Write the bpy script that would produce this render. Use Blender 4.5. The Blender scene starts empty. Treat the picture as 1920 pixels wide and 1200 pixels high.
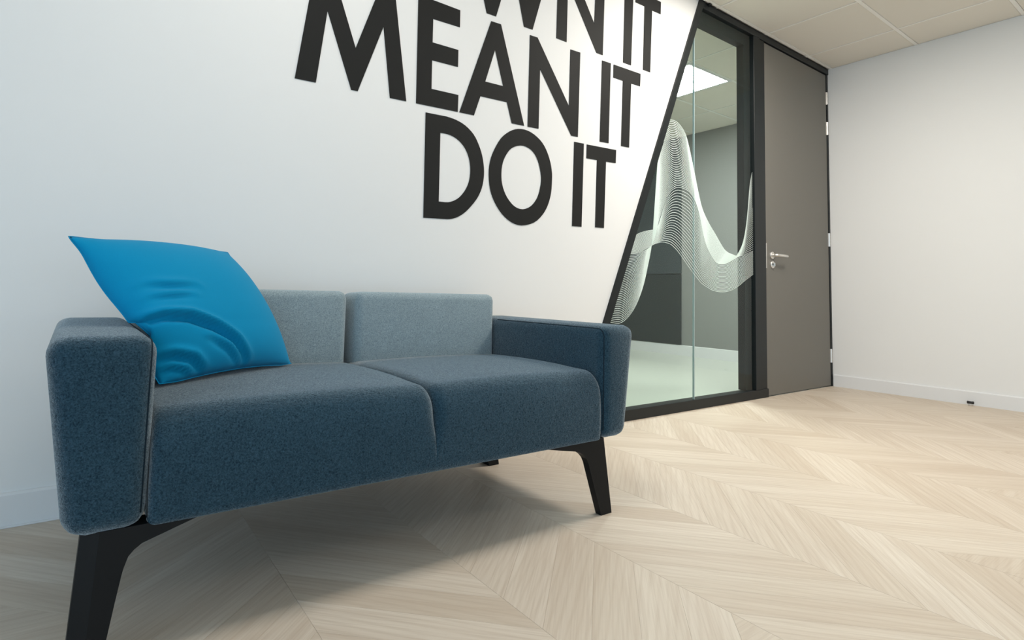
import bpy, bmesh, math, random
from mathutils import Vector, Matrix, geometry
random.seed(7)
WORLD = 1.4
LAMPS = [(-1.88, -.93, 36), (-4.28, -.93, 9), (-1.88, -3.33, 9)]
EXPO = 0.38
WALLC = (.84, .835, .82); CEILC = (.84, .79, .70); DOORC = (.17, .16, .14)
TONES = [(.63, .54, .44), (.69, .61, .51), (.73, .65, .55), (.67, .585, .485), (.75, .675, .58)]
FELT_D = (.001, .009, .018); FELT_L = (.046, .108, .155)
FELTB_D = (.15, .21, .235); FELTB_L = (.46, .55, .585)
CUSHC = (.0005, .25, .48)
CREASES = [([(-.05, .36), (.10, .365), (.22, .335), (.34, .26), (.44, .16), (.52, .03)], .023, .021),
           ([(.30, .18), (.40, .10), (.48, .0)], .011, .020),
           ([(.0, .14), (.08, .135), (.17, .09), (.23, .0)], .014, .018),
           ([(.0, .065), (.06, .07), (.12, .04), (.16, .0)], .012, .013),
           ([(.12, .58), (.22, .56), (.34, .55)], .009, .022),
           ([(.10, .49), (.20, .485), (.30, .48)], .008, .018)]
SHEEN = .9
SC = bpy.context.scene
COL = SC.collection
# ------------------------------------------------------------------ camera
# world: x runs along the lettered wall towards the corner (x=0), y runs through that wall (room is y<0), z up
def make_camera():
    f, cx, cy, yaw, pit, roll = 1076.2169, 955.8021, 465.857, 0.6474, 0.077, 0.0249
    fw = Vector((math.sin(yaw)*math.cos(pit), math.cos(yaw)*math.cos(pit), math.sin(pit)))
    rt = Vector((math.cos(yaw), -math.sin(yaw), 0)); up = rt.cross(fw)
    rt2 = rt*math.cos(roll)+up*math.sin(roll); up2 = up*math.cos(roll)-rt*math.sin(roll)
    cd = bpy.data.cameras.new('camera'); co = bpy.data.objects.new('camera', cd); COL.objects.link(co)
    m = Matrix((rt2, up2, -fw)).transposed().to_4x4(); m.translation = Vector((-4.8185, -2.1087, 0.6684))
    co.matrix_world = m
    cd.sensor_width = 36; cd.sensor_fit = 'HORIZONTAL'; cd.lens = f/1920*36
    cd.shift_x = (960-cx)/1920; cd.shift_y = (cy-600)/1920
    cd.clip_start = 0.02
    SC.camera = co
    return m.inverted(), f, cx, cy
VIEW, FPX, PX, PY = make_camera()
def pixel(p):                                   # only used to decide which planks are near enough to be parts
    q = VIEW @ Vector(p)
    if q.z > -0.05: return None
    return PX+FPX*q.x/-q.z, PY-FPX*q.y/-q.z, -q.z
# ------------------------------------------------------------------ light
wd = bpy.data.worlds.new('world'); SC.world = wd; wd.use_nodes = True
bg = wd.node_tree.nodes['Background']; bg.inputs[0].default_value = (0.56, 0.79, 1.0, 1); bg.inputs[1].default_value = WORLD
def ceiling_lamp(x, y, power, col):
    l = bpy.data.lights.new('panel_lamp', 'AREA'); l.shape = 'SQUARE'; l.size = 0.56; l.energy = power; l.color = col
    o = bpy.data.objects.new('panel_lamp', l); o.location = (x, y, 2.553); COL.objects.link(o)
for lx, ly, lp in LAMPS:
    ceiling_lamp(lx, ly, lp, (1.0, 0.945, 0.865))
SC.view_settings.view_transform = 'Standard'; SC.view_settings.look = 'None'
SC.view_settings.gamma = 1; SC.view_settings.use_curve_mapping = False
SC.view_settings.exposure = EXPO
# ------------------------------------------------------------------ helpers
def link(name, me, m, parent=None, loc=(0, 0, 0)):
    o = bpy.data.objects.new(name, me); COL.objects.link(o); o.location = loc
    if m is not None and not me.materials: me.materials.append(m)
    if parent is not None: o.parent = parent
    return o
def obj(name, bm, m, parent=None, smooth=False, loc=(0, 0, 0)):
    me = bpy.data.meshes.new(name)
    bmesh.ops.recalc_face_normals(bm, faces=bm.faces[:])
    bm.to_mesh(me); bm.free()
    if smooth:
        for p in me.polygons: p.use_smooth = True
    return link(name, me, m, parent, loc)
def empty(name, loc=(0, 0, 0)):
    o = bpy.data.objects.new(name, None); COL.objects.link(o); o.location = loc; o.empty_display_size = .1
    return o
def tag(o, label=None, cat=None, group=None, kind=None):
    if label: o['label'] = label
    if cat: o['category'] = cat
    if group: o['group'] = group
    if kind: o['kind'] = kind
    return o
def box(bm, x0, x1, y0, y1, z0, z1, bev=0, seg=2):
    vs = [bm.verts.new(p) for p in ((x0,y0,z0),(x1,y0,z0),(x1,y1,z0),(x0,y1,z0),(x0,y0,z1),(x1,y0,z1),(x1,y1,z1),(x0,y1,z1))]
    fs = [bm.faces.new([vs[i] for i in q]) for q in ((3,2,1,0),(4,5,6,7),(0,1,5,4),(1,2,6,5),(2,3,7,6),(3,0,4,7))]
    if bev:
        es = list({e for f in fs for e in f.edges})
        bmesh.ops.bevel(bm, geom=es, offset=bev, segments=seg, affect='EDGES', profile=.5)
    return bm
def bx(*a, **k): return box(bmesh.new(), *a, **k)
def hexa(pts, bev=0, seg=3):
    bm = bmesh.new(); vs = [bm.verts.new(p) for p in pts]
    fs = [bm.faces.new([vs[i] for i in q]) for q in ((3,2,1,0),(4,5,6,7),(0,1,5,4),(1,2,6,5),(2,3,7,6),(3,0,4,7))]
    if bev: bmesh.ops.bevel(bm, geom=bm.edges[:], offset=bev, segments=seg, affect='EDGES', profile=.5)
    return bm
def prism_y(pts, y0, y1, bev=0, holes=()):
    """outline in (x,z), extruded from y0 to y1; holes allowed"""
    bm = bmesh.new()
    loops = [pts]+list(holes)
    flat = [p for l in loops for p in l]
    tris = geometry.tessellate_polygon([[Vector((p[0], p[1], 0)) for p in l] for l in loops])
    A = [bm.verts.new((p[0], y0, p[1])) for p in flat]; B = [bm.verts.new((p[0], y1, p[1])) for p in flat]
    if holes or len(pts) > 4:
        for t in tris:
            bm.faces.new([A[i] for i in t]); bm.faces.new([B[i] for i in reversed(t)])
    else:
        bm.faces.new(A); bm.faces.new(B[::-1])
    k = 0
    for l in loops:
        n = len(l)
        for i in range(n):
            a, b = k+i, k+(i+1) % n
            bm.faces.new((A[a], A[b], B[b], B[a]))
        k += n
    if bev: bmesh.ops.bevel(bm, geom=[e for e in bm.edges if e.calc_face_angle(0) > .5], offset=bev, segments=2, affect='EDGES')
    return bm
def tube(bm, pts, r, n=10, closed=False):
    P = [Vector(p) for p in pts]; rings = []
    u = None
    for i, p in enumerate(P):
        d = ((P[i+1]-p) if i+1 < len(P) else (p-P[i-1])).normalized()
        if i and i+1 < len(P): d = ((P[i+1]-p).normalized()+(p-P[i-1]).normalized()).normalized()
        if u is None: u = d.orthogonal().normalized()
        u = (u-d*u.dot(d)).normalized(); v = d.cross(u)
        rr = r[i] if isinstance(r, (list, tuple)) else r
        rings.append([bm.verts.new(p+(u*math.cos(2*math.pi*k/n)+v*math.sin(2*math.pi*k/n))*rr) for k in range(n)])
    for a, b in zip(rings, rings[1:]):
        for k in range(n): bm.faces.new((a[k], a[(k+1) % n], b[(k+1) % n], b[k]))
    bm.faces.new(rings[0][::-1]); bm.faces.new(rings[-1])
    return bm
def lathe_y(bm, cx, cz, prof, n=28):
    """profile [(y, radius)] round an axis along y"""
    rings = [[bm.verts.new((cx+r*math.cos(2*math.pi*k/n), y, cz+r*math.sin(2*math.pi*k/n))) for k in range(n)] for y, r in prof]
    for a, b in zip(rings, rings[1:]):
        for k in range(n): bm.faces.new((a[k], a[(k+1) % n], b[(k+1) % n], b[k]))
    bm.faces.new(rings[0][::-1]); bm.faces.new(rings[-1])
    return bm
# ------------------------------------------------------------------ materials
class Mat:
    def __init__(s, name):
        s.m = bpy.data.materials.new(name); s.m.use_nodes = True
        s.t = s.m.node_tree; s.n = s.t.nodes; s.b = s.n['Principled BSDF']; s.out = s.n['Material Output']
    def node(s, typ, **k):
        x = s.n.new(typ)
        for a, v in k.items():
            if a.startswith('i_'): x.inputs[a[2:].replace('_', ' ')].default_value = v
            else: setattr(x, a, v)
        return x
    def l(s, a, b): s.t.links.new(a, b)
    def set(s, **k):
        for a, v in k.items(): s.b.inputs[a.replace('_', ' ')].default_value = v
        return s
    def coords(s, scale=(1, 1, 1), src='Object'):
        tc = s.node('ShaderNodeTexCoord'); mp = s.node('ShaderNodeMapping'); mp.inputs['Scale'].default_value = scale
        s.l(tc.outputs[src], mp.inputs[0]); return mp.outputs[0]
    def noise(s, vec, scale, detail=2, rough=.5):
        x = s.node('ShaderNodeTexNoise'); x.inputs['Scale'].default_value = scale; x.inputs['Detail'].default_value = detail; x.inputs['Roughness'].default_value = rough
        s.l(vec, x.inputs['Vector']); return x.outputs['Fac']
    def ramp(s, fac, stops):
        x = s.node('ShaderNodeValToRGB'); e = x.color_ramp.elements
        while len(e) < len(stops): e.new(.5)
        for q, (p, c) in zip(e, stops): q.position = p; q.color = (*c, 1)
        s.l(fac, x.inputs[0]); return x.outputs[0]
    def mix(s, fac, a, b, blend='MIX'):
        x = s.node('ShaderNodeMix', data_type='RGBA', blend_type=blend)
        if isinstance(fac, float): x.inputs[0].default_value = fac
        else: s.l(fac, x.inputs[0])
        for v, i in ((a, 6), (b, 7)):
            if isinstance(v, tuple): x.inputs[i].default_value = (*v, 1)
            else: s.l(v, x.inputs[i])
        return x.outputs[2]
    def color(s, c): s.l(c, s.b.inputs['Base Color']); return s
    def bump(s, h, strength, dist=.001):
        x = s.node('ShaderNodeBump'); x.inputs['Strength'].default_value = strength; x.inputs['Distance'].default_value = dist
        s.l(h, x.inputs['Height']); s.l(x.outputs[0], s.b.inputs['Normal']); return s
def plain(name, col, rough=.5, metal=0, spec=.5, bump=None):
    m = Mat(name).set(Base_Color=(*col, 1), Roughness=rough, Metallic=metal)
    m.b.inputs['Specular IOR Level'].default_value = spec
    if bump: m.bump(m.noise(m.coords(), bump[0], 3), bump[1], .0006)
    return m.m
def paint(name, col, rough=.75):
    m = Mat(name).set(Roughness=rough); m.b.inputs['Specular IOR Level'].default_value = .25
    v = m.coords()
    m.color(m.mix(m.noise(v, 1.3, 3), tuple(c*.985 for c in col), tuple(min(1, c*1.01) for c in col)))
    m.bump(m.noise(v, 260, 2), .06, .0004)
    return m.m
def felt(name, dark, light, scale=330):
    m = Mat(name).set(Roughness=.95); m.b.inputs['Specular IOR Level'].default_value = .12
    m.b.inputs['Sheen Weight'].default_value = SHEEN; m.b.inputs['Sheen Roughness'].default_value = .38; m.b.inputs['Sheen Tint'].default_value = (.86, .95, 1, 1)
    v = m.coords()
    vw = m.node('ShaderNodeVectorMath', operation='ADD')
    w = m.node('ShaderNodeTexNoise'); w.inputs['Scale'].default_value = 90
    m.l(v, w.inputs['Vector']); ws = m.node('ShaderNodeVectorMath', operation='SCALE'); ws.inputs['Scale'].default_value = .008
    m.l(w.outputs['Color'], ws.inputs[0]); m.l(v, vw.inputs[0]); m.l(ws.outputs[0], vw.inputs[1])
    f = m.noise(vw.outputs[0], scale, 4, .75)
    c = m.ramp(f, [(.30, dark), (.50, tuple((a+b)/2 for a, b in zip(dark, light))), (.72, light)])
    big = m.noise(v, 16, 2)
    c = m.mix(big, c, m.mix(.25, c, tuple(d*.8 for d in dark)))
    sw = m.node('ShaderNodeMapRange'); sw.inputs['From Min'].default_value = .34; sw.inputs['From Max'].default_value = .68; sw.inputs['To Min'].default_value = .35*SHEEN; sw.inputs['To Max'].default_value = 1.5*SHEEN
    m.l(f, sw.inputs[0]); m.l(sw.outputs[0], m.b.inputs['Sheen Weight'])
    m.color(c); m.bump(m.noise(vw.outputs[0], scale*1.5, 3, .7), .7, .002)
    return m.m
def wood(name):
    m = Mat(name).set(Roughness=.5); m.b.inputs['Specular IOR Level'].default_value = .35
    oi = m.node('ShaderNodeObjectInfo')
    off = m.node('ShaderNodeVectorMath', operation='SCALE'); off.inputs['Scale'].default_value = 37.
    cmb = m.node('ShaderNodeCombineXYZ'); m.l(oi.outputs['Random'], cmb.inputs[0]); m.l(oi.outputs['Random'], cmb.inputs[1]); m.l(oi.outputs['Random'], cmb.inputs[2])
    m.l(cmb.outputs[0], off.inputs[0])
    def vec(sx, sy):
        a = m.node('ShaderNodeVectorMath', operation='ADD'); m.l(m.coords((sx, sy, 1)), a.inputs[0]); m.l(off.outputs[0], a.inputs[1]); return a.outputs[0]
    fine = m.noise(vec(5, 260), 1.0, 3, .6)
    mid = m.noise(vec(1.6, 32), 1.0, 4, .6)
    ring = m.node('ShaderNodeTexWave', wave_type='RINGS', rings_direction='Z'); ring.inputs['Scale'].default_value = 5; ring.inputs['Distortion'].default_value = 3.5; ring.inputs['Detail'].default_value = 2
    m.l(vec(.45, 4.5), ring.inputs['Vector'])
    tone = m.ramp(oi.outputs['Random'], [(0, TONES[0]), (.25, TONES[1]), (.5, TONES[2]), (.75, TONES[3]), (1, TONES[4])])
    c = m.mix(m.ramp(mid, [(.30, (0, 0, 0)), (.75, (1, 1, 1))]), m.mix(.32, tone, (.40, .28, .19)), tone)
    c = m.mix(m.ramp(ring.outputs['Fac'], [(.0, (.26, .26, .26)), (.45, (0, 0, 0))]), c, m.mix(.55, c, (.40, .29, .20)))
    c = m.mix(m.ramp(fine, [(.34, (.24, .24, .24)), (.54, (0, 0, 0))]), c, (.40, .30, .22))
    m.color(c); m.bump(fine, .10, .0006)
    return m.m
import json
DATA = json.loads("""{"rows":{"own":[["w",[[-3.5347,2.415],[-3.4347,2.415],[-3.3648,2.144],[-3.2976,2.415],[-3.2076,2.415],[-3.146,2.1472],[-3.0827,2.415],[-2.9827,2.415],[-3.1192,1.9487],[-3.1727,1.9472],[-3.2526,2.2403],[-3.3384,1.9452],[-3.3912,1.944]],[]],["n",[[-2.959,2.415],[-2.9045,2.415],[-2.6975,2.1104],[-2.6868,2.415],[-2.619,2.415],[-2.6305,1.9562],[-2.6781,1.9559],[-2.8918,2.2668],[-2.8943,1.952],[-2.9643,1.9518]],[]],["i",[[-2.4584,2.415],[-2.3866,2.415],[-2.4026,1.96],[-2.4686,1.9592]],[]],["t",[[-2.3678,2.415],[-2.1426,2.4167],[-2.145,2.3412],[-2.2234,2.3385],[-2.2368,1.9626],[-2.3003,1.9622],[-2.2907,2.3415],[-2.3693,2.3398]],[]]],"mean":[["m",[[-4.2262,1.4275],[-4.1494,1.4306],[-4.1194,1.7171],[-4.0126,1.4351],[-3.9865,1.4364],[-3.8912,1.725],[-3.8508,1.4405],[-3.778,1.4428],[-3.853,1.92],[-3.9002,1.92],[-4.0029,1.6044],[-4.1221,1.92],[-4.1678,1.92]],[]],["e",[[-3.7327,1.4448],[-3.5292,1.4516],[-3.529,1.5272],[-3.6631,1.5228],[-3.665,1.6477],[-3.5356,1.6523],[-3.5365,1.7285],[-3.6658,1.7255],[-3.6668,1.8294],[-3.5321,1.8336],[-3.5333,1.9107],[-3.7409,1.912]],[]],["a",[[-3.3647,1.9139],[-3.3092,1.9164],[-3.1579,1.4632],[-3.2318,1.4605],[-3.2635,1.5548],[-3.4126,1.5491],[-3.4442,1.4542],[-3.5207,1.4518]],[[[-3.3389,1.786],[-3.2872,1.6257],[-3.3888,1.6224]]]],["n",[[-3.1344,1.9167],[-3.0869,1.9185],[-2.8704,1.6219],[-2.8664,1.9211],[-2.7971,1.9233],[-2.805,1.4748],[-2.8507,1.4732],[-3.0664,1.7661],[-3.0684,1.4664],[-3.136,1.4636]],[]],["i",[[-2.6348,1.9255],[-2.5672,1.9276],[-2.5773,1.4834],[-2.6447,1.4802]],[]],["t",[[-2.5439,1.9273],[-2.3213,1.9314],[-2.3242,1.8583],[-2.4004,1.8561],[-2.4129,1.4882],[-2.4782,1.4854],[-2.4684,1.8543],[-2.5457,1.854]],[]]],"do":[["d",[[-3.6863,1.4157],[-3.6337,1.4175],[-3.5832,1.4192],[-3.5678,1.418],[-3.5522,1.4167],[-3.5365,1.4143],[-3.5204,1.4105],[-3.5041,1.4056],[-3.4883,1.3989],[-3.4727,1.3902],[-3.4575,1.3798],[-3.444,1.3682],[-3.4329,1.3555],[-3.4235,1.3416],[-3.4151,1.327],[-3.4071,1.3119],[-3.4,1.296],[-3.394,1.2794],[-3.3891,1.2615],[-3.3853,1.2429],[-3.3826,1.2252],[-3.3813,1.2091],[-3.3812,1.194],[-3.3822,1.1787],[-3.3842,1.1627],[-3.3873,1.1466],[-3.3916,1.131],[-3.3972,1.1158],[-3.4041,1.1011],[-3.4121,1.0869],[-3.4216,1.073],[-3.4322,1.0596],[-3.4433,1.0467],[-3.455,1.034],[-3.4672,1.0218],[-3.4794,1.0111],[-3.4914,1.0022],[-3.5033,0.9948],[-3.5153,0.9886],[-3.5272,0.9836],[-3.5391,0.9799],[-3.5509,0.9771],[-3.5627,0.9756],[-3.5745,0.975],[-3.5862,0.9745],[-3.6792,0.9701]],[[[-3.6127,1.3425],[-3.6002,1.3431],[-3.5876,1.3437],[-3.5752,1.3434],[-3.5628,1.3417],[-3.5505,1.3391],[-3.5387,1.3353],[-3.5275,1.3306],[-3.5168,1.3247],[-3.5066,1.3176],[-3.4966,1.309],[-3.4872,1.2991],[-3.4789,1.2882],[-3.4719,1.2763],[-3.4661,1.2634],[-3.4614,1.2498],[-3.4579,1.2354],[-3.4555,1.2203],[-3.4544,1.2051],[-3.4544,1.1894],[-3.4557,1.1737],[-3.4581,1.1588],[-3.4618,1.1452],[-3.4667,1.1326],[-3.4728,1.1204],[-3.4802,1.1081],[-3.4888,1.0962],[-3.498,1.0855],[-3.5075,1.0764],[-3.5177,1.0684],[-3.5284,1.0617],[-3.5395,1.0561],[-3.5511,1.0518],[-3.5638,1.0486],[-3.5782,1.0471],[-3.5937,1.0468],[-3.609,1.0465]]]],["o",[[-3.3548,1.1989],[-3.3549,1.2196],[-3.3533,1.2392],[-3.35,1.2584],[-3.3452,1.2768],[-3.3387,1.2948],[-3.3301,1.3137],[-3.319,1.3353],[-3.3057,1.3579],[-3.2917,1.3778],[-3.277,1.3936],[-3.2615,1.4067],[-3.2456,1.418],[-3.2293,1.4277],[-3.2125,1.4354],[-3.1948,1.441],[-3.1757,1.4443],[-3.1557,1.4454],[-3.1358,1.444],[-3.1161,1.4399],[-3.0964,1.4333],[-3.078,1.4249],[-3.0612,1.4153],[-3.0457,1.404],[-3.0315,1.3903],[-3.0185,1.3736],[-3.0068,1.3545],[-2.997,1.3351],[-2.9891,1.3155],[-2.9831,1.2956],[-2.9788,1.2766],[-2.9762,1.2598],[-2.9754,1.2438],[-2.9755,1.2261],[-2.9759,1.2049],[-2.9773,1.1819],[-2.9804,1.1593],[-2.9855,1.1375],[-2.9923,1.1162],[-3.0007,1.0962],[-3.0106,1.0778],[-3.022,1.0607],[-3.0353,1.0449],[-3.05,1.0301],[-3.0663,1.0167],[-3.0855,1.0053],[-3.109,0.9959],[-3.1351,0.9886],[-3.1597,0.9848],[-3.1811,0.9852],[-3.2012,0.9888],[-3.2204,0.995],[-3.2394,1.0038],[-3.2576,1.0149],[-3.2745,1.0277],[-3.2899,1.0421],[-3.304,1.0581],[-3.3165,1.0749],[-3.3273,1.0922],[-3.3366,1.1105],[-3.344,1.1302],[-3.3494,1.1524],[-3.3529,1.1762]],[[[-3.2841,1.1973],[-3.2847,1.2147],[-3.284,1.2328],[-3.2817,1.2502],[-3.278,1.266],[-3.2727,1.281],[-3.2655,1.2959],[-3.2561,1.3115],[-3.2447,1.3271],[-3.2311,1.3404],[-3.2145,1.351],[-3.1956,1.3593],[-3.1771,1.3645],[-3.1597,1.3661],[-3.1428,1.3646],[-3.1272,1.3609],[-3.113,1.3554],[-3.1,1.3476],[-3.0884,1.3376],[-3.0781,1.3254],[-3.0692,1.311],[-3.0615,1.2943],[-3.0546,1.2745],[-3.0489,1.2526],[-3.0455,1.2314],[-3.0451,1.2121],[-3.047,1.1936],[-3.0505,1.1755],[-3.0551,1.1574],[-3.0614,1.1397],[-3.0696,1.1232],[-3.0802,1.1078],[-3.0927,1.0936],[-3.1066,1.0819],[-3.1221,1.0727],[-3.139,1.0659],[-3.1558,1.0623],[-3.1724,1.0621],[-3.1889,1.065],[-3.2048,1.071],[-3.2202,1.0806],[-3.2349,1.0932],[-3.2477,1.1067],[-3.2582,1.1208],[-3.2669,1.1359],[-3.2738,1.1511],[-3.2789,1.1661],[-3.2822,1.1814]]]],["i",[[-2.8296,1.445],[-2.7614,1.4475],[-2.7691,1.0139],[-2.835,1.0115]],[]],["t",[[-2.7397,1.4474],[-2.5175,1.4558],[-2.5197,1.3836],[-2.5954,1.3797],[-2.605,1.022],[-2.6704,1.0196],[-2.6633,1.3772],[-2.741,1.3745]],[]]]},"K":[[[-2.5679,0.5312],[-2.4959,0.5206],[-2.4519,0.5251],[-2.3925,0.5598],[-2.3318,0.6261],[-2.2778,0.7253],[-2.2389,0.8422],[-2.2073,0.9608],[-2.1888,1.1126],[-2.1689,1.3322],[-2.1483,1.5114],[-2.1199,1.6166],[-2.0734,1.6987],[-2.0329,1.724],[-1.9698,1.7197],[-1.9145,1.6844],[-1.8733,1.6281],[-1.8106,1.4634],[-1.7722,1.3518],[-1.7236,1.2286],[-1.6545,1.1413],[-1.5839,1.0762],[-1.5014,0.9984],[-1.4487,0.9679],[-1.3841,0.9548],[-1.3292,0.9519],[-1.284,1.0007],[-1.2375,1.0921],[-1.2058,1.2346],[-1.1803,1.4043],[-1.1578,1.4979],[-1.1334,1.547],[-1.0946,1.5791]],[[-2.5739,0.8853],[-2.5016,0.8907],[-2.4572,0.8944],[-2.3969,0.8991],[-2.3351,0.9039],[-2.2719,0.9225],[-2.2398,0.9373],[-2.2073,0.9608],[-2.178,1.0166],[-2.1552,1.0833],[-2.1252,1.1516],[-2.0914,1.2212],[-2.0395,1.2885],[-1.9774,1.3224],[-1.9136,1.324],[-1.8579,1.3116],[-1.8106,1.277],[-1.7722,1.2233],[-1.7433,1.1563],[-1.7141,1.0655],[-1.6749,0.9865],[-1.6251,0.9309],[-1.5746,0.8923],[-1.523,0.8853],[-1.4705,0.8904],[-1.417,0.9065],[-1.3735,0.9235],[-1.3182,0.9451],[-1.2732,0.9552],[-1.2345,0.9663],[-1.1696,0.9842],[-1.1414,0.9949],[-1.1033,1.0127]],[[-2.4583,0.9686],[-2.398,0.9886],[-2.3519,1.0078],[-2.3049,1.0274],[-2.257,1.04],[-2.2163,1.0488],[-2.1833,1.0538],[-2.1584,1.0722],[-2.1352,1.1178],[-2.1117,1.1749],[-2.0829,1.2332],[-2.0343,1.2914],[-1.9774,1.3224],[-1.9136,1.324],[-1.8579,1.3116],[-1.8106,1.277],[-1.7722,1.2233],[-1.7433,1.1563],[-1.7141,1.0655],[-1.6749,0.9865],[-1.6251,0.9309],[-1.5746,0.8923],[-1.523,0.8853],[-1.4705,0.8904],[-1.417,0.9065],[-1.3735,0.9235],[-1.3182,0.9451],[-1.2732,0.9552],[-1.2345,0.9663],[-1.1999,0.9747],[-1.1696,0.9842],[-1.1414,0.9949],[-1.1033,1.0127]],[[-2.4572,0.8924],[-2.3969,0.9012],[-2.3507,0.9061],[-2.3037,0.9174],[-2.256,0.9362],[-2.2155,0.9549],[-2.1826,0.9679],[-2.1577,0.9751],[-2.1342,0.9811],[-2.1105,0.9839],[-2.0813,0.9828],[-2.0327,0.9742],[-1.9759,0.9437],[-1.9126,0.8939],[-1.8573,0.8472],[-1.8105,0.8106],[-1.7725,0.7835],[-1.7438,0.7627],[-1.7147,0.7486],[-1.6756,0.7346],[-1.626,0.7184],[-1.5755,0.7101],[-1.5241,0.7077],[-1.4719,0.7099],[-1.4186,0.7183],[-1.3753,0.7314],[-1.3202,0.7524],[-1.2754,0.7735],[-1.2367,0.7934],[-1.2021,0.8083],[-1.1719,0.822],[-1.1437,0.8345],[-1.1058,0.8487]]]}""")
M_WALL = paint('wall_paint', WALLC)
M_WALLR = M_WALL
M_TRIM = plain('white_gloss_trim', (.80, .80, .80), .35, spec=.4)
M_CEIL = paint('ceiling_tile_face', CEILC, .9)
M_GRID = plain('grid_white', (.95, .92, .86), .5)
M_BLACK = plain('black_powder_coat', (.010, .013, .014), .4, spec=.3)
M_LEG = plain('black_leg_paint', (.006, .007, .008), .5, spec=.2)
M_DOOR = plain('grey_laminate', DOORC, .42, spec=.35, bump=(900, .05))
M_CHROME = plain('brushed_steel', (.80, .78, .75), .36, 1)
M_VINYL = plain('black_vinyl', (.022, .022, .021), .6, spec=.1)
M_RUBBER = plain('black_rubber', (.015, .015, .016), .6)
M_INWALL = paint('grey_wall_paint', (.27, .275, .262), .7)
M_DARK = plain('dark_board', (.028, .037, .037), .3)
M_INFLOOR = plain('pale_vinyl_floor', (.62, .64, .57), .28, spec=.5)
M_WOOD = wood('oak_plank')
M_SUB = plain('pale_joint', (.80, .72, .62), .8)
# ---- glass: transparent tint + fresnel reflection
def glass(name, tint):
    m = Mat(name); m.n.remove(m.b)
    tr = m.node('ShaderNodeBsdfTransparent'); tr.inputs[0].default_value = (*tint, 1)
    gl = m.node('ShaderNodeBsdfGlossy'); gl.inputs[0].default_value = (1, 1, 1, 1); gl.inputs['Roughness'].default_value = .0
    fr = m.node('ShaderNodeFresnel'); fr.inputs[0].default_value = 1.3
    mx = m.node('ShaderNodeMixShader'); ge = m.node('ShaderNodeNewGeometry'); inv = m.node('ShaderNodeMath', operation='SUBTRACT'); inv.inputs[0].default_value = 1; m.l(ge.outputs['Backfacing'], inv.inputs[1])
    mu = m.node('ShaderNodeMath', operation='MULTIPLY'); m.l(fr.outputs[0], mu.inputs[0]); m.l(inv.outputs[0], mu.inputs[1])
    m.l(mu.outputs[0], mx.inputs[0]); m.l(tr.outputs[0], mx.inputs[1]); m.l(gl.outputs[0], mx.inputs[2])
    m.l(mx.outputs[0], m.out.inputs[0]); return m.m
M_GLASS = glass('green_tinted_glass', (.905, .967, .955))
def film():
    m = Mat('frosted_film').set(Base_Color=(.88, .97, .93, 1), Roughness=.6)
    m.b.inputs['Transmission Weight'].default_value = 0
    tl = m.node('ShaderNodeBsdfTranslucent'); tl.inputs[0].default_value = (.88, 1, .95, 1)
    mx = m.node('ShaderNodeMixShader'); mx.inputs[0].default_value = .35
    m.l(m.b.outputs[0], mx.inputs[1]); m.l(tl.outputs[0], mx.inputs[2]); m.l(mx.outputs[0], m.out.inputs[0]); return m.m
M_FILM = film()
def emit(name, col, s):
    m = Mat(name).set(Base_Color=(.9, .9, .9, 1), Emission_Color=(*col, 1), Emission_Strength=s); return m.m
M_LAMP = emit('lit_diffuser', (1, .99, .96), 60.0)
H = 2.56
XL, YB = -6.6, -5.0
ZAP = 2.51
def slant(z): return -1.764+(z-2.555)*.4148          # outer edge of the slanted bar
# ------------------------------------------------------------------ setting
wall_left = tag(obj('wall_left', prism_y([(XL, 0), (slant(0), 0), (slant(H), H), (XL, H)], 0, .10), M_WALL), kind='structure')
wall_right = tag(obj('wall_right', bx(0, .10, YB, 0, 0, H), M_WALLR), kind='structure')
tag(obj('wall_front', bx(0, .90, 0, .10, 0, H), M_WALL), kind='structure')
tag(obj('wall_inner_right', bx(.80, .90, .10, 4.2, 0, H), M_INWALL), kind='structure')
tag(obj('wall_inner_back', bx(-4.6, .90, 4.2, 4.3, 0, H), M_WALL), kind='structure')
tag(obj('wall_inner_left', bx(-4.7, -4.6, .10, 4.3, 0, H), M_WALL), kind='structure')
wb = bx(-2.8, .10, YB-.1, YB, 0, H); box(wb, XL-.1, -2.8, YB-.1, YB, 1.65, H); box(wb, XL-.1, -2.8, YB-.1, YB, 0, .15)
tag(obj('wall_back', wb, M_WALL), kind='structure')                    # unseen; solid part and low window opening shaped to steer cool daylight
wf = bx(XL-.1, XL, -.9, .10, 0, H); box(wf, XL-.1, XL, YB, -.9, 2.0, H)
tag(obj('wall_far_left', wf, M_WALL), kind='structure')                # unseen; bare opening added to brighten the floor and wall at left
# baseboards
def skirting(name, x0, y0, x1, y1, n, h=.0915, t=.014):
    """board from (x0,y0) to (x1,y1); n = outward direction"""
    bm = bmesh.new(); pr = [(0, 0), (t, 0), (t, h-.006), (t-.005, h), (0, h)]
    A = [bm.verts.new((x0+n[0]*a, y0+n[1]*a, z)) for a, z in pr]; B = [bm.verts.new((x1+n[0]*a, y1+n[1]*a, z)) for a, z in pr]
    for i in range(5): bm.faces.new((A[i], A[(i+1) % 5], B[(i+1) % 5], B[i]))
    bm.faces.new(A); bm.faces.new(B[::-1])
    return tag(obj(name, bm, M_TRIM), kind='structure')
skirting('baseboard_right', 0, YB, 0, -.012, (-1, 0))
skirting('baseboard_left', XL, 0, slant(0)-.005, 0, (0, -1))
skirting('baseboard_inner', .80, .10, .80, 4.2, (-1, 0), h=.118)
tag(obj('trim_1', bx(XL, -4.3, -.020, -.014, 0.0, .005, .0015), M_TRIM), kind='structure')   # sealant bead along the left baseboard
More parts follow.
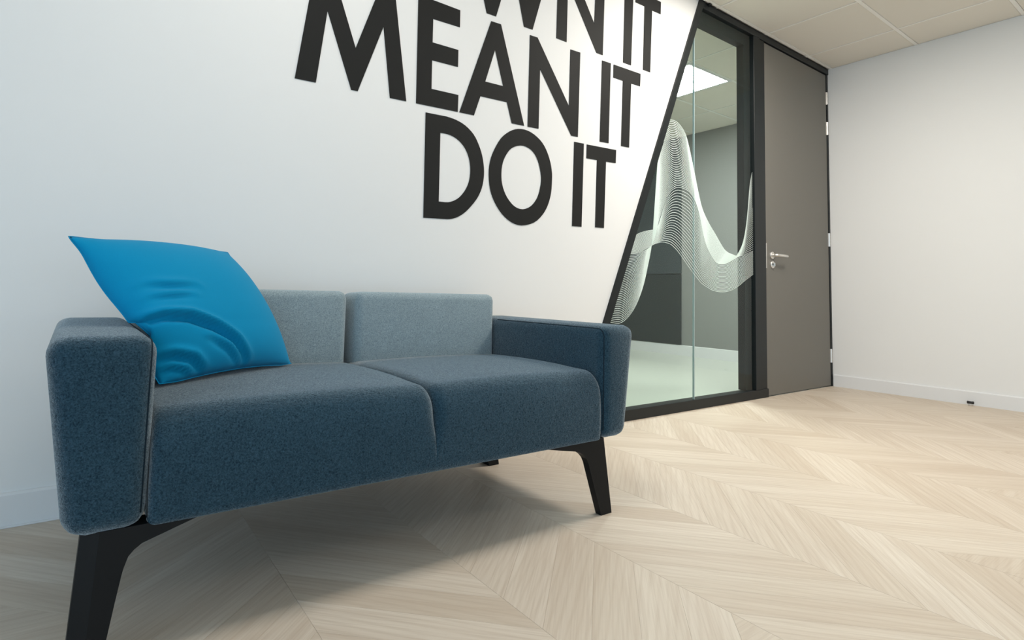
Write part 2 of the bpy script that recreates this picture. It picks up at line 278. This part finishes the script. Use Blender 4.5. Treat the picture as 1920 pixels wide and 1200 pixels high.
# ---- floor: chevron planks
floor = tag(obj('floor', bx(XL, .0, YB, .0, -.06, -.0009), M_SUB), kind='structure')
tag(obj('floor_inner', bx(-4.6, .80, 0, 4.2, -.06, 0), M_INFLOOR), kind='structure')
def clip(poly, ax, lim):
    out = []
    for i, a in enumerate(poly):
        b = poly[(i+1) % len(poly)]
        ia, ib = a[ax] <= lim, b[ax] <= lim
        if ia: out.append(a)
        if ia != ib:
            t = (lim-a[ax])/(b[ax]-a[ax]); out.append((a[0]+(b[0]-a[0])*t, a[1]+(b[1]-a[1])*t))
    return out
def planks():
    w, pitch, g = .3745, .1372, .0002
    ang = math.radians(-1.25); ca, sa = math.cos(ang), math.sin(ang)
    x_s, y_s = -3.268, -.806                     # a spine and a joint on it, read off the floor
    cand = []
    for i in range(-10, 10):
        up = (i % 2 == 0)                        # strip to the right of the measured spine runs away from the camera
        for j in range(-60, 40):
            xa, xb = i*w+g, (i+1)*w-g
            # joints line up on every spine: the far end of a strip is a whole strip width further
            base = j*pitch
            d = w if up else -w
            off = 0 if up else w
            ya, yb = base+off, base+off+d
            q = [(xa, ya+g), (xb, yb+g), (xb, yb+pitch-g), (xa, ya+pitch-g)]
            c = ((xa+xb)/2, (ya+yb)/2+pitch/2)
            rot = lambda p: (x_s+p[0]*ca-p[1]*sa, y_s+p[0]*sa+p[1]*ca)
            Q = [rot(p) for p in q]; cc = rot(c)
            P = clip(clip(Q, 0, -.0005), 1, -.0005)
            if len(P) < 3: continue
            P = [(-a, -b) for a, b in P]; P = clip(clip(P, 0, -XL), 1, -YB); P = [(-a, -b) for a, b in P]
            if len(P) < 3: continue
            area = abs(sum(P[k][0]*P[(k+1) % len(P)][1]-P[(k+1) % len(P)][0]*P[k][1] for k in range(len(P))))/2
            if area < 2e-4: continue
            full = all(abs(a[0]-b[0])+abs(a[1]-b[1]) < 1e-9 for a, b in zip(P, Q)) and len(P) == 4
            m = (sum(p[0] for p in P)/len(P), sum(p[1] for p in P)/len(P), 0)
            px = pixel(m); sz = 0
            if px and -60 < px[0] < 1980 and 600 < px[1] < 1330: sz = area/px[2]**3
            cand.append((sz, P, cc, (math.pi/4 if up else -math.pi/4)+ang, up, full))
    cand.sort(key=lambda t: -t[0])
    shared = {}; rest = bmesh.new()
    def mesh_of(bm, L):
        B = [bm.verts.new((x, y, -.0035)) for x, y in L]
        cx = sum(x for x, y in L)/len(L); cy = sum(y for x, y in L)/len(L)
        M = [bm.verts.new((x, y, -.0006)) for x, y in L]
        T = []
        for x, y in L:
            dx, dy = cx-x, cy-y; d = math.hypot(dx, dy); T.append(bm.verts.new((x+dx/d*.0005, y+dy/d*.0005, 0)))
        n = len(L)
        for U, V in ((B, M), (M, T)):
            for k in range(n): bm.faces.new((U[k], U[(k+1) % n], V[(k+1) % n], V[k]))
        bm.faces.new(T)
    cnt = 0
    for sz, P, cc, rz, up, full in cand:
        if sz > 0 and cnt < 300:
            c, s = math.cos(-rz), math.sin(-rz)
            L = [((x-cc[0])*c-(y-cc[1])*s, (x-cc[0])*s+(y-cc[1])*c) for x, y in P]
            if full and up in shared: me = shared[up]
            else:
                bm = bmesh.new(); mesh_of(bm, L); bmesh.ops.recalc_face_normals(bm, faces=bm.faces[:])
                me = bpy.data.meshes.new('plank'); bm.to_mesh(me); bm.free(); me.materials.append(M_WOOD)
                if full: shared[up] = me
            o = link('plank', me, M_WOOD, floor, (cc[0], cc[1], 0)); o.rotation_euler = (0, 0, rz); cnt += 1
        else: mesh_of(rest, P)
    tag(obj('more_planks', rest, M_WOOD, floor), kind='stuff')
    print('planks', cnt, len(cand))
planks()
# ---- ceiling: slab with lay-in tiles and T bars
ceiling = tag(obj('ceiling', bx(XL, .90, YB, 4.3, H+.012, H+.07), M_CEIL), kind='structure')
def tile_ceiling(xs, ys, xlim, ylim, skip=()):
    cl = lambda v, l: max(l[0], min(l[1], v))
    shared = {}
    for i in range(len(xs)-1):
        for j in range(len(ys)-1):
            if (i, j) in skip: continue
            x0, x1 = cl(xs[i]+.007, xlim), cl(xs[i+1]-.007, xlim); y0, y1 = cl(ys[j]+.012, ylim), cl(ys[j+1]-.012, ylim)
            if x1-x0 < .03 or y1-y0 < .03: continue
            key = (round(x1-x0, 3), round(y1-y0, 3)); c = ((x0+x1)/2, (y0+y1)/2)
            if key not in shared:
                a, b = (x1-x0)/2, (y1-y0)/2
                bm = bx(-a, a, -b, b, 0, .012, .003, 1); me = bpy.data.meshes.new('ceiling_tile'); bm.to_mesh(me); bm.free(); me.materials.append(M_CEIL); shared[key] = me
            link('ceiling_tile', shared[key], M_CEIL, ceiling, (c[0], c[1], H))
    for x in xs:
        if xlim[0] < x < xlim[1]: obj('grid_bar', bx(x-.006, x+.006, ylim[0], ylim[1], H-.0015, H+.012), M_GRID, ceiling)
    for y in ys:
        if ylim[0] < y < ylim[1]: obj('grid_bar', bx(xlim[0], xlim[1], y-.011, y+.011, H-.002, H+.012), M_GRID, ceiling)
xs = [-.382+.6*k for k in range(-9, 2)]; ys = [-.63-.6*k for k in range(6, -2, -1)]
tile_ceiling(xs, ys, (-5.8, 0), (-4.0, 0))
xs2 = [-.97+.6*k for k in range(-5, 4)]; ys2 = [.63+.6*k for k in range(-1, 6)]
tile_ceiling(xs2, ys2, (-3.9, .80), (.10, 3.7), skip=((5, 1),))
# ------------------------------------------------------------------ glazed screen beside the lettered wall
win = tag(empty('window_1', (-2.0, 0, 0)), 'floor-to-ceiling black framed glass screen with slanted left edge beside the door', kind='structure')
def wpart(name, bm, m, **k):
    o = obj(name, bm, m, None, **k); o.parent = win; o.matrix_parent_inverse = Matrix.Translation((2.0, 0, 0)); return o
bw = .048
wpart('slanted_bar', prism_y([(slant(0), 0), (slant(0)+bw, 0), (slant(H)+bw, H), (slant(H), H)], -.012, .06), M_BLACK)
wpart('head_rail', bx(slant(2.51)+bw, 0, -.010, .06, 2.512, H, .002, 1), M_BLACK)
wpart('inner_head_rail', bx(slant(2.43)+bw, -1.02, .022, .075, 2.43, 2.512), M_BLACK)
wpart('bottom_rail', bx(slant(.05)+bw-.02, -.975, -.010, .06, 0, .058, .002, 1), M_BLACK)
wpart('mullion', bx(-1.135, -1.055, -.010, .06, .058, 2.512, .002, 1), M_BLACK)
wpart('inner_mullion', bx(-1.212, -1.135, .022, .075, .058, 2.43), M_BLACK)
wpart('door_jamb', bx(-1.051, -.984, -.004, .06, .058, 2.512, .002, 1), M_BLACK)
wpart('hinge_jamb', bx(-.026, 0, -.004, .06, 0, 2.512, .002, 1), M_BLACK)
wpart('rail_clip', bx(-1.685, -1.66, -.028, -.010, 2.545, 2.556, .001, 1), M_BLACK)
JX = -1.802
zj = 2.555+(JX+.004-bw+1.764)/.4148
wpart('glass_pane', prism_y([(slant(.05)+bw-.01, .05), (JX-.003, .05), (JX-.003, zj-.02)], .006, .016), M_GLASS)
wpart('glass_pane', prism_y([(JX+.003, .05), (-1.13, .05), (-1.13, 2.515), (slant(2.515)+bw-.01, 2.515), (JX+.003, zj-.0)], .006, .016), M_GLASS)
M_JOINT = plain('clear_silicone', (.42, .52, .53), .3)
wpart('glass_joint', bx(JX-.002, JX+.002, .005, .017, .05, zj-.03), M_JOINT)
def waves():
    K0, K1, K1b, K2 = DATA['K']
    bm = bmesh.new(); lw = .0013
    def dense(P, n=4):
        out = []; Q = [P[0]]+P+[P[-1]]
        for i in range(1, len(Q)-2):
            a, b, c, d = [Vector(q) for q in Q[i-1:i+3]]
            for k in range(n):
                t = k/n; out.append(.5*((2*b)+(c-a)*t+(2*a-5*b+4*c-d)*t*t+(3*b-a-3*c+d)*t**3))
        out.append(Vector(P[-1])); return out
    D = [dense([tuple(p) for p in k]) for k in (K0, K1, K1b, K2)]
    yy = [.0045]
    def curve(A, B, t):
        yy[0] -= 4e-5
        pts = [a.lerp(b, t) for a, b in zip(A, B)]
        vs = []
        for i, p in enumerate(pts):
            d = (pts[min(i+1, len(pts)-1)]-pts[max(i-1, 0)]).normalized(); n = Vector((-d.y, d.x))*lw
            ok = slant(p.y)+bw < p.x < -1.137
            vs.append((bm.verts.new((p.x+n.x, yy[0], p.y+n.y)), bm.verts.new((p.x-n.x, yy[0], p.y-n.y))) if ok else None)
        for a, b in zip(vs, vs[1:]):
            if a and b: bm.faces.new((a[0], a[1], b[1], b[0]))
    n0, n1 = 38, 22
    for i in range(n0+1): curve(D[0], D[1], i/n0)
    for i in range(1, n1+1): curve(D[2], D[3], i/n1)
    wpart('wave_film', bm, M_FILM)
waves()
# ------------------------------------------------------------------ door
door = tag(obj('door_1', bx(-.978, -.030, .0, .045, .006, 2.506, .0015, 1), M_DOOR), 'tall grey laminate door with lever handle in black frame', kind='structure')
obj('strike_plate', bx(-.9795, -.9705, -.0012, .02, .885, 1.06), M_CHROME, door)
hz = .978
hd = obj('lever_handle', tube(bmesh.new(), [(-.903, -.004, hz), (-.903, -.024, hz), (-.900, -.036, hz), (-.892, -.043, hz), (-.875, -.045, hz), (-.83, -.045, hz), (-.785, -.044, hz-.001), (-.768, -.042, hz-.002)], .0105, 12), M_CHROME, door, True)
obj('rose', lathe_y(bmesh.new(), -.903, hz, [(0, .026), (-.006, .026), (-.008, .0245), (-.009, .012)]), M_CHROME, hd, False)
lk = obj('lock_rose', lathe_y(bmesh.new(), -.900, .912, [(0, .026), (-.006, .026), (-.008, .0245), (-.0085, .010)]), M_CHROME, door)
obj('lock_cylinder', prism_y([(-.9085+.017*math.cos(a)*.5+.0085, .915+.017*math.sin(a)*.5) for a in [k*math.pi/8 for k in range(16)]], -.011, -.008), M_RUBBER, lk)
obj('thumb_turn', bx(-.9025, -.8975, -.024, -.010, .900, .924, .002, 2), M_CHROME, lk)
for z0, z1 in ((2.26, 2.362), (2.008, 2.113), (1.10, 1.206), (.184, .29)):
    bm = bx(-.040, -.004, -.0035, .001, z0, z1)
    tube(bm, [(-.026, -.006, z0), (-.026, -.006, z1)], .0065, 10)
    for k in range(1, 4):
        zz = z0+(z1-z0)*k/4; lathe = tube(bm, [(-.026, -.006, zz-.001), (-.026, -.006, zz+.001)], .0072, 10)
    obj('hinge', bm, M_CHROME, door)
# ------------------------------------------------------------------ lettering on the wall
LET = {'own': ('top line of black wall lettering reading WN IT, cut by the frame edge', 'top'),
       'mean': ('middle line of black wall lettering reading MEAN IT', 'mid'),
       'do': ('lowest line of black wall lettering reading DO IT above the sofa', 'low')}
for row, (lab, _) in LET.items():
    letters = DATA['rows'][row]
    x0 = letters[0][1][0][0]; z0 = min(p[1] for p in letters[0][1])
    e = tag(empty('wall_lettering', (x0, 0, z0)), lab, 'lettering', 'black slogan lettering on the wall')
    todo = list(letters)
    if row == 'own':
        ring = lambda r: [(-3.80+r*math.cos(2*math.pi*k/40), 2.18+r*math.sin(2*math.pi*k/40)*1.02) for k in range(40)]
        todo.insert(0, ('o', ring(.235), [ring(.145)]))
    for ch, out, holes in todo:
        bm = prism_y([tuple(p) for p in out], -.0025, -.0002, holes=[[tuple(p) for p in h] for h in holes])
        o = obj('letter', bm, M_VINYL); o.parent = e; o.matrix_parent_inverse = Matrix.Translation((-x0, 0, -z0))
# ------------------------------------------------------------------ meeting room behind the glass
e = tag(empty('ceiling_light', (-.67, .93, H)), 'square lit ceiling panel seen through the glass screen', 'ceiling light')
fr = bmesh.new()
for a in ((-.97, -.37, .63, .655), (-.97, -.37, 1.205, 1.23), (-.97, -.945, .655, 1.205), (-.395, -.37, .655, 1.205)):
    box(fr, a[0]+.67, a[1]+.67, a[2]-.93, a[3]-.93, -.008, .011)
obj('light_frame', fr, M_TRIM, e)
obj('diffuser', bx(-.275, .275, -.275, .275, -.004, .009), M_LAMP, e)
e = tag(empty('wall_panel', (.79, 2.0, .16)), 'dark wall panelling on the grey meeting room wall behind the glass', 'wall panel')
for nm, a, b in (('lower_panel', .125-.16, .93-.16), ('upper_panel', .94-.16, 2.545-.16)):
    obj(nm, bx(-.012, .0095, 0, 2.15, a, b, .002, 1), M_DARK if nm[0] == 'l' else plain('dark_board_upper', (.05, .065, .07), .22), e)
# ------------------------------------------------------------------ sofa
M_FELT = felt('dark_felt', FELT_D, FELT_L)
M_FELTB = felt('light_felt', FELTB_D, FELTB_L)
M_SEAM = plain('seam_thread', (.012, .022, .032), .9, spec=.1)
SX, SY = -4.1, -.50
sofa = tag(empty('sofa', (SX, SY, 0)), 'two-seat blue-grey felt sofa on black splayed legs under the wall lettering', 'sofa')
def sp(name, bm, m, parent=sofa, smooth=True):
    o = obj(name, bm, m, None, smooth); o.parent = parent
    if parent is sofa: o.matrix_parent_inverse = Matrix.Translation((-SX, -SY, 0))
    return o
def seat(x0, x1, slit_left, slit_right):
    prof = [(-.26, .430), (-.36, .434), (-.46, .437), (-.56, .438), (-.66, .437), (-.73, .434)]
    for k in range(1, 12):
        a = math.radians(90+k*90/12); prof.append((-.787+.073*math.cos(a), .358+.075*math.sin(a)))
    prof += [(-.862, .345), (-.8635, .32), (-.864, .295), (-.8635, .27), (-.862, .245), (-.861, .233), (-.857, .2285), (-.80, .228), (-.55, .228), (-.26, .228)]
    n = len(prof); nor = []
    for i in range(n):
        a, b = Vector(prof[max(i-1, 0)]), Vector(prof[min(i+1, n-1)]); d = (b-a).normalized(); nor.append(Vector((-d.y, d.x)))   # inward
    ds = [0, .0015, .004, .008, .013, .019, .026, .034, .045, .06]
    L = x1-x0
    st = [x0+d for d in ds]+[x0+.06+(L-.12)*k/14 for k in range(1, 14)]+[x1-d for d in reversed(ds)]
    bm = bmesh.new(); rows = []
    for x in st:
        r = []
        for (y, z), nn in zip(prof, nor):
            s = 0
            for d, sl in ((x-x0, slit_left), (x1-x, slit_right)):
                if sl: R = .034*min(1, max(0, (z-.285)/.07))
                else: R = .016
                if R > 0 and d < R: s = max(s, (R-math.sqrt(max(0, R*R-(R-d)**2)))*(.8 if sl else 1))
            crown = .006*math.sin(math.pi*(x-x0)/L) if z > .40 else 0
            r.append(bm.verts.new((x, y+nn.x*s, z+nn.y*s+crown)))
        rows.append(r)
    for a, b in zip(rows, rows[1:]):
        for i in range(n-1): bm.faces.new((a[i], a[i+1], b[i+1], b[i]))
        bm.faces.new((a[n-1], a[0], b[0], b[n-1]))
    kb = min(range(n), key=lambda i: abs(prof[i][0]+.857)+abs(prof[i][1]-.2285))
    bm.edges.ensure_lookup_table()
    sharp = {(a[kb], b[kb]) for a, b in zip(rows, rows[1:])}
    for a, b in sharp: bm.edges.get((a, b)).smooth = False
    bm.faces.new(rows[0][::-1]); bm.faces.new(rows[-1])
    return bm
for args in ((-4.684, -4.085, False, True), (-4.085, -3.504, True, False)):
    for p in sp('seat_cushion', seat(*args), M_FELT).data.polygons:
        if len(p.vertices) > 6: p.use_smooth = False
def arm(xi, xob, xot):
    y0, y1, z0, z1 = -.864, -.135, .226, .573
    a, b = min(xi, xob), max(xi, xob); c, d = min(xi, xot), max(xi, xot)
    return hexa([(a, y0, z0), (b, y0, z0), (b, y1, z0), (a, y1, z0), (c, y0, z1), (d, y0, z1), (d, y1, z1), (c, y1, z1)], .034, 6)
def seam(xi, s):
    x = xi
    pts = [(x, -.29, .5635), (x, -.60, .5635), (x, -.80, .5635)]
    for k in range(1, 7):
        t = math.radians(k*90/7); pts.append((x, -.828-.0265*math.sin(t), .537+.0265*math.cos(t)))
    pts += [(x, -.8545, .50), (x, -.8545, .36), (x, -.8545, .255)]
    return tube(bmesh.new(), pts, .0015, 6)
def front_panel(xi, s):
    x0, x1 = sorted((xi, xi+s*.012))
    return bx(x0, x1, -.8665, -.30, .226, .5715, .006, 3)
al = sp('armrest', arm(-4.684, -4.806, -4.853), M_FELT); sp('seam', seam(-4.684-.010, 1), M_SEAM, al)
ar = sp('armrest', arm(-3.504, -3.392, -3.352), M_FELT); sp('seam', seam(-3.504+.010, -1), M_SEAM, ar)
def back(x0, x1):
    return hexa([(x0, -.296, .25), (x1, -.296, .25), (x1, -.14, .25), (x0, -.14, .25), (x0, -.292, .661), (x1, -.292, .661), (x1, -.14, .655), (x0, -.14, .655)], .027, 5)
sp('backrest', back(-4.682, -4.099), M_FELTB)
sp('backrest', back(-4.070, -3.508), M_FELTB)
sp('back_panel', bx(-4.68, -3.51, -.150, -.118, .235, .648, .012, 3), M_FELTB)
def leg(P, y0, y1, ch_x=None):
    return prism_y(P, y0, y1, .003)
RL = [(-3.488, .232), (-3.449, 0), (-3.494, 0), (-3.546, .145), (-3.552, .163), (-3.561, .179), (-3.572, .190), (-3.587, .200), (-3.605, .206), (-3.655, .215), (-3.72, .228), (-3.72, .232)]
LL = [(-4.780, .232), (-4.790, 0), (-4.738, 0), (-4.723, .105), (-4.716, .150), (-4.713, .165), (-4.708, .180), (-4.700, .190), (-4.688, .199), (-4.66, .208), (-4.60, .227), (-4.60, .232)]
def leg_chamfered(P, y0, ym, y1, ch):
    """leg whose outer front corner (first two points of the outline) is planed off by ch"""
    bm = bmesh.new()
    F = [(P[0][0]+ch, P[0][1]), (P[1][0]+ch, P[1][1])]+list(P[2:])
    R = [[bm.verts.new((x, y, z)) for x, z in Q] for Q, y in ((F, y0), (P, ym), (P, y1))]
    n = len(P); tris = geometry.tessellate_polygon([[Vector((p[0], p[1], 0)) for p in P]])
    for t in tris: bm.faces.new([R[0][i] for i in t]); bm.faces.new([R[2][i] for i in reversed(t)])
    for a, b in zip(R, R[1:]):
        for i in range(n): bm.faces.new((a[i], a[(i+1) % n], b[(i+1) % n], b[i]))
    return bm
sp('leg', prism_y(RL, -.852, -.828), M_LEG, smooth=False); sp('leg', leg_chamfered(LL, -.852, -.83, -.80, .027), M_LEG, smooth=False)
sp('leg', prism_y(RL, -.262, -.205), M_LEG, smooth=False); sp('leg', prism_y([(x+.075, z) for x, z in LL], -.262, -.205), M_LEG, smooth=False)
# ------------------------------------------------------------------ cushion
def cushion():
    BR, BL = Vector((-4.298, -.380, .442)), Vector((-4.650, -.612, .442))
    TR, TL = Vector((-4.463, -.262, .766)), Vector((-4.823, -.505, .766))
    u = (BR-BL).normalized(); nrm = (BR-BL).cross(TL-BL).normalized()
    up = nrm.cross(u)
    N = 64; M_ = M_CUSH
    bm = bmesh.new()
    def seg(p, a, b):
        d = b-a; t = max(0, min(1, (p-a).dot(d)/d.length_squared)); q = a+d*t
        s = (d.x*(p.y-a.y)-d.y*(p.x-a.x))/d.length
        return (p-q).length, s, t
    def crease(p, pl, amp, w):
        best = None; L = len(pl)-1
        for i in range(L):
            d, s, t = seg(p, Vector(pl[i]), Vector(pl[i+1]))
            if best is None or d < best[0]: best = (d, s, (i+t)/L)
        d, s, t = best; sd = d if s >= 0 else -d
        f = math.sin(math.pi*min(1, max(0, .08+t*.84)))**.7
        return amp*f*(-math.exp(-(sd/w)**2)+.75*math.exp(-((sd-1.7*w)/(1.3*w))**2))
    CR = CREASES
    def pt(i, j, side):
        a, b = i/N, j/N
        x, y = 2*a-1, 2*b-1
        # edges drawn in between the corners, corners pulled out to points
        pin = .045
        xx = x*(1-pin*(1-y*y)) if x > 0 else x*(1+.045*(1-y*y)); yy = y*(1-pin*(1-x*x))
        A, B = (xx+1)/2, (yy+1)/2
        p = (BL*(1-A)+BR*A)*(1-B)+(TL*(1-A)+TR*A)*B
        prof = max(0, (1-abs(x)**2.4))**.62*max(0, (1-abs(y)**2.4))**.62
        h = prof*(.088 if side > 0 else .040)
        if side > 0:
            for pl, amp, w in CR: h += crease(Vector((a, b)), pl, amp, w)*min(1, prof*3)
        p = p+nrm*h*side
        # the left edge is pushed forward over the armrest, the right edge bellies out, the bottom sags on the seat
        p += nrm*.022*math.exp(-((a)/.25)**2)*math.exp(-((b-.38)/.22)**2)
        p += (up*.25-u)*.012*math.exp(-((a)/.07)**2-((1-b)/.07)**2)
        p += u*.030*max(0, a)**3*math.sin(math.pi*b)
        p += up*.016*math.sin(math.pi*a)*b**3
        if side > 0 and b < .3: p += nrm*.016*(1-b/.3)*math.sin(math.pi*a)
        # rests against seat, armrest and backrest without cutting into them
        p.z = max(p.z, .4475)
        if p.x < -4.674 and p.z < .582 and p.y > -.87:
            if -4.674-p.x < .582-p.z: p.x = -4.674
            else: p.z = .582
        if p.y > -.302 and p.z < .667:
            t = min(p.y+.302, .667-p.z); p.y -= t; p.z += t
        return p
    F = [[bm.verts.new(pt(i, j, 1)) for j in range(N+1)] for i in range(N+1)]
    K = [[F[i][j] if i in (0, N) or j in (0, N) else bm.verts.new(pt(i, j, -1)) for j in range(N+1)] for i in range(N+1)]
    for i in range(N):
        for j in range(N):
            bm.faces.new((F[i][j], F[i+1][j], F[i+1][j+1], F[i][j+1]))
            bm.faces.new((K[i][j], K[i][j+1], K[i+1][j+1], K[i+1][j]))
    edge = [F[i][0].co.copy() for i in range(N+1)]+[F[N][j].co.copy() for j in range(1, N+1)]+[F[i][N].co.copy() for i in range(N-1, -1, -1)]+[F[0][j].co.copy() for j in range(N-1, -1, -1)]
    c = obj('cushion', bm, M_CUSH, None, True)
    tag(c, 'plain teal-blue scatter cushion leaning in the left corner of the sofa', 'cushion')
    obj('seam', tube(bmesh.new(), edge, .0013, 6), M_CUSH, c, True)
    return c
def cloth():
    m = Mat('teal_cotton').set(Roughness=.9); m.b.inputs['Specular IOR Level'].default_value = .1
    v = m.coords(); f = m.noise(v, 700, 2)
    m.color(m.mix(f, tuple(c*.9 for c in CUSHC), tuple(c*1.08 for c in CUSHC))); m.bump(f, .12, .0006)
    m.b.inputs['Sheen Weight'].default_value = .08
    return m.m
M_CUSH = cloth()
cushion()
# ------------------------------------------------------------------ door stop on the right wall
e = tag(empty('door_stop', (-.045, -.885, 0)), 'small black rubber door stop on two short pins at the right baseboard', 'door stop')
b = bmesh.new(); tube(b, [(0, -.018, .021), (0, -.015, .021), (0, -.007, .021), (0, .007, .021), (0, .015, .021), (0, .018, .021)], [.0075, .010, .0085, .0085, .010, .0075], 16)
obj('bumper', b, M_RUBBER, e, True)
for y in (-.010, .010): obj('pin', tube(bmesh.new(), [(0, y, 0), (0, y, .016)], .0035, 10), M_CHROME, e, True)
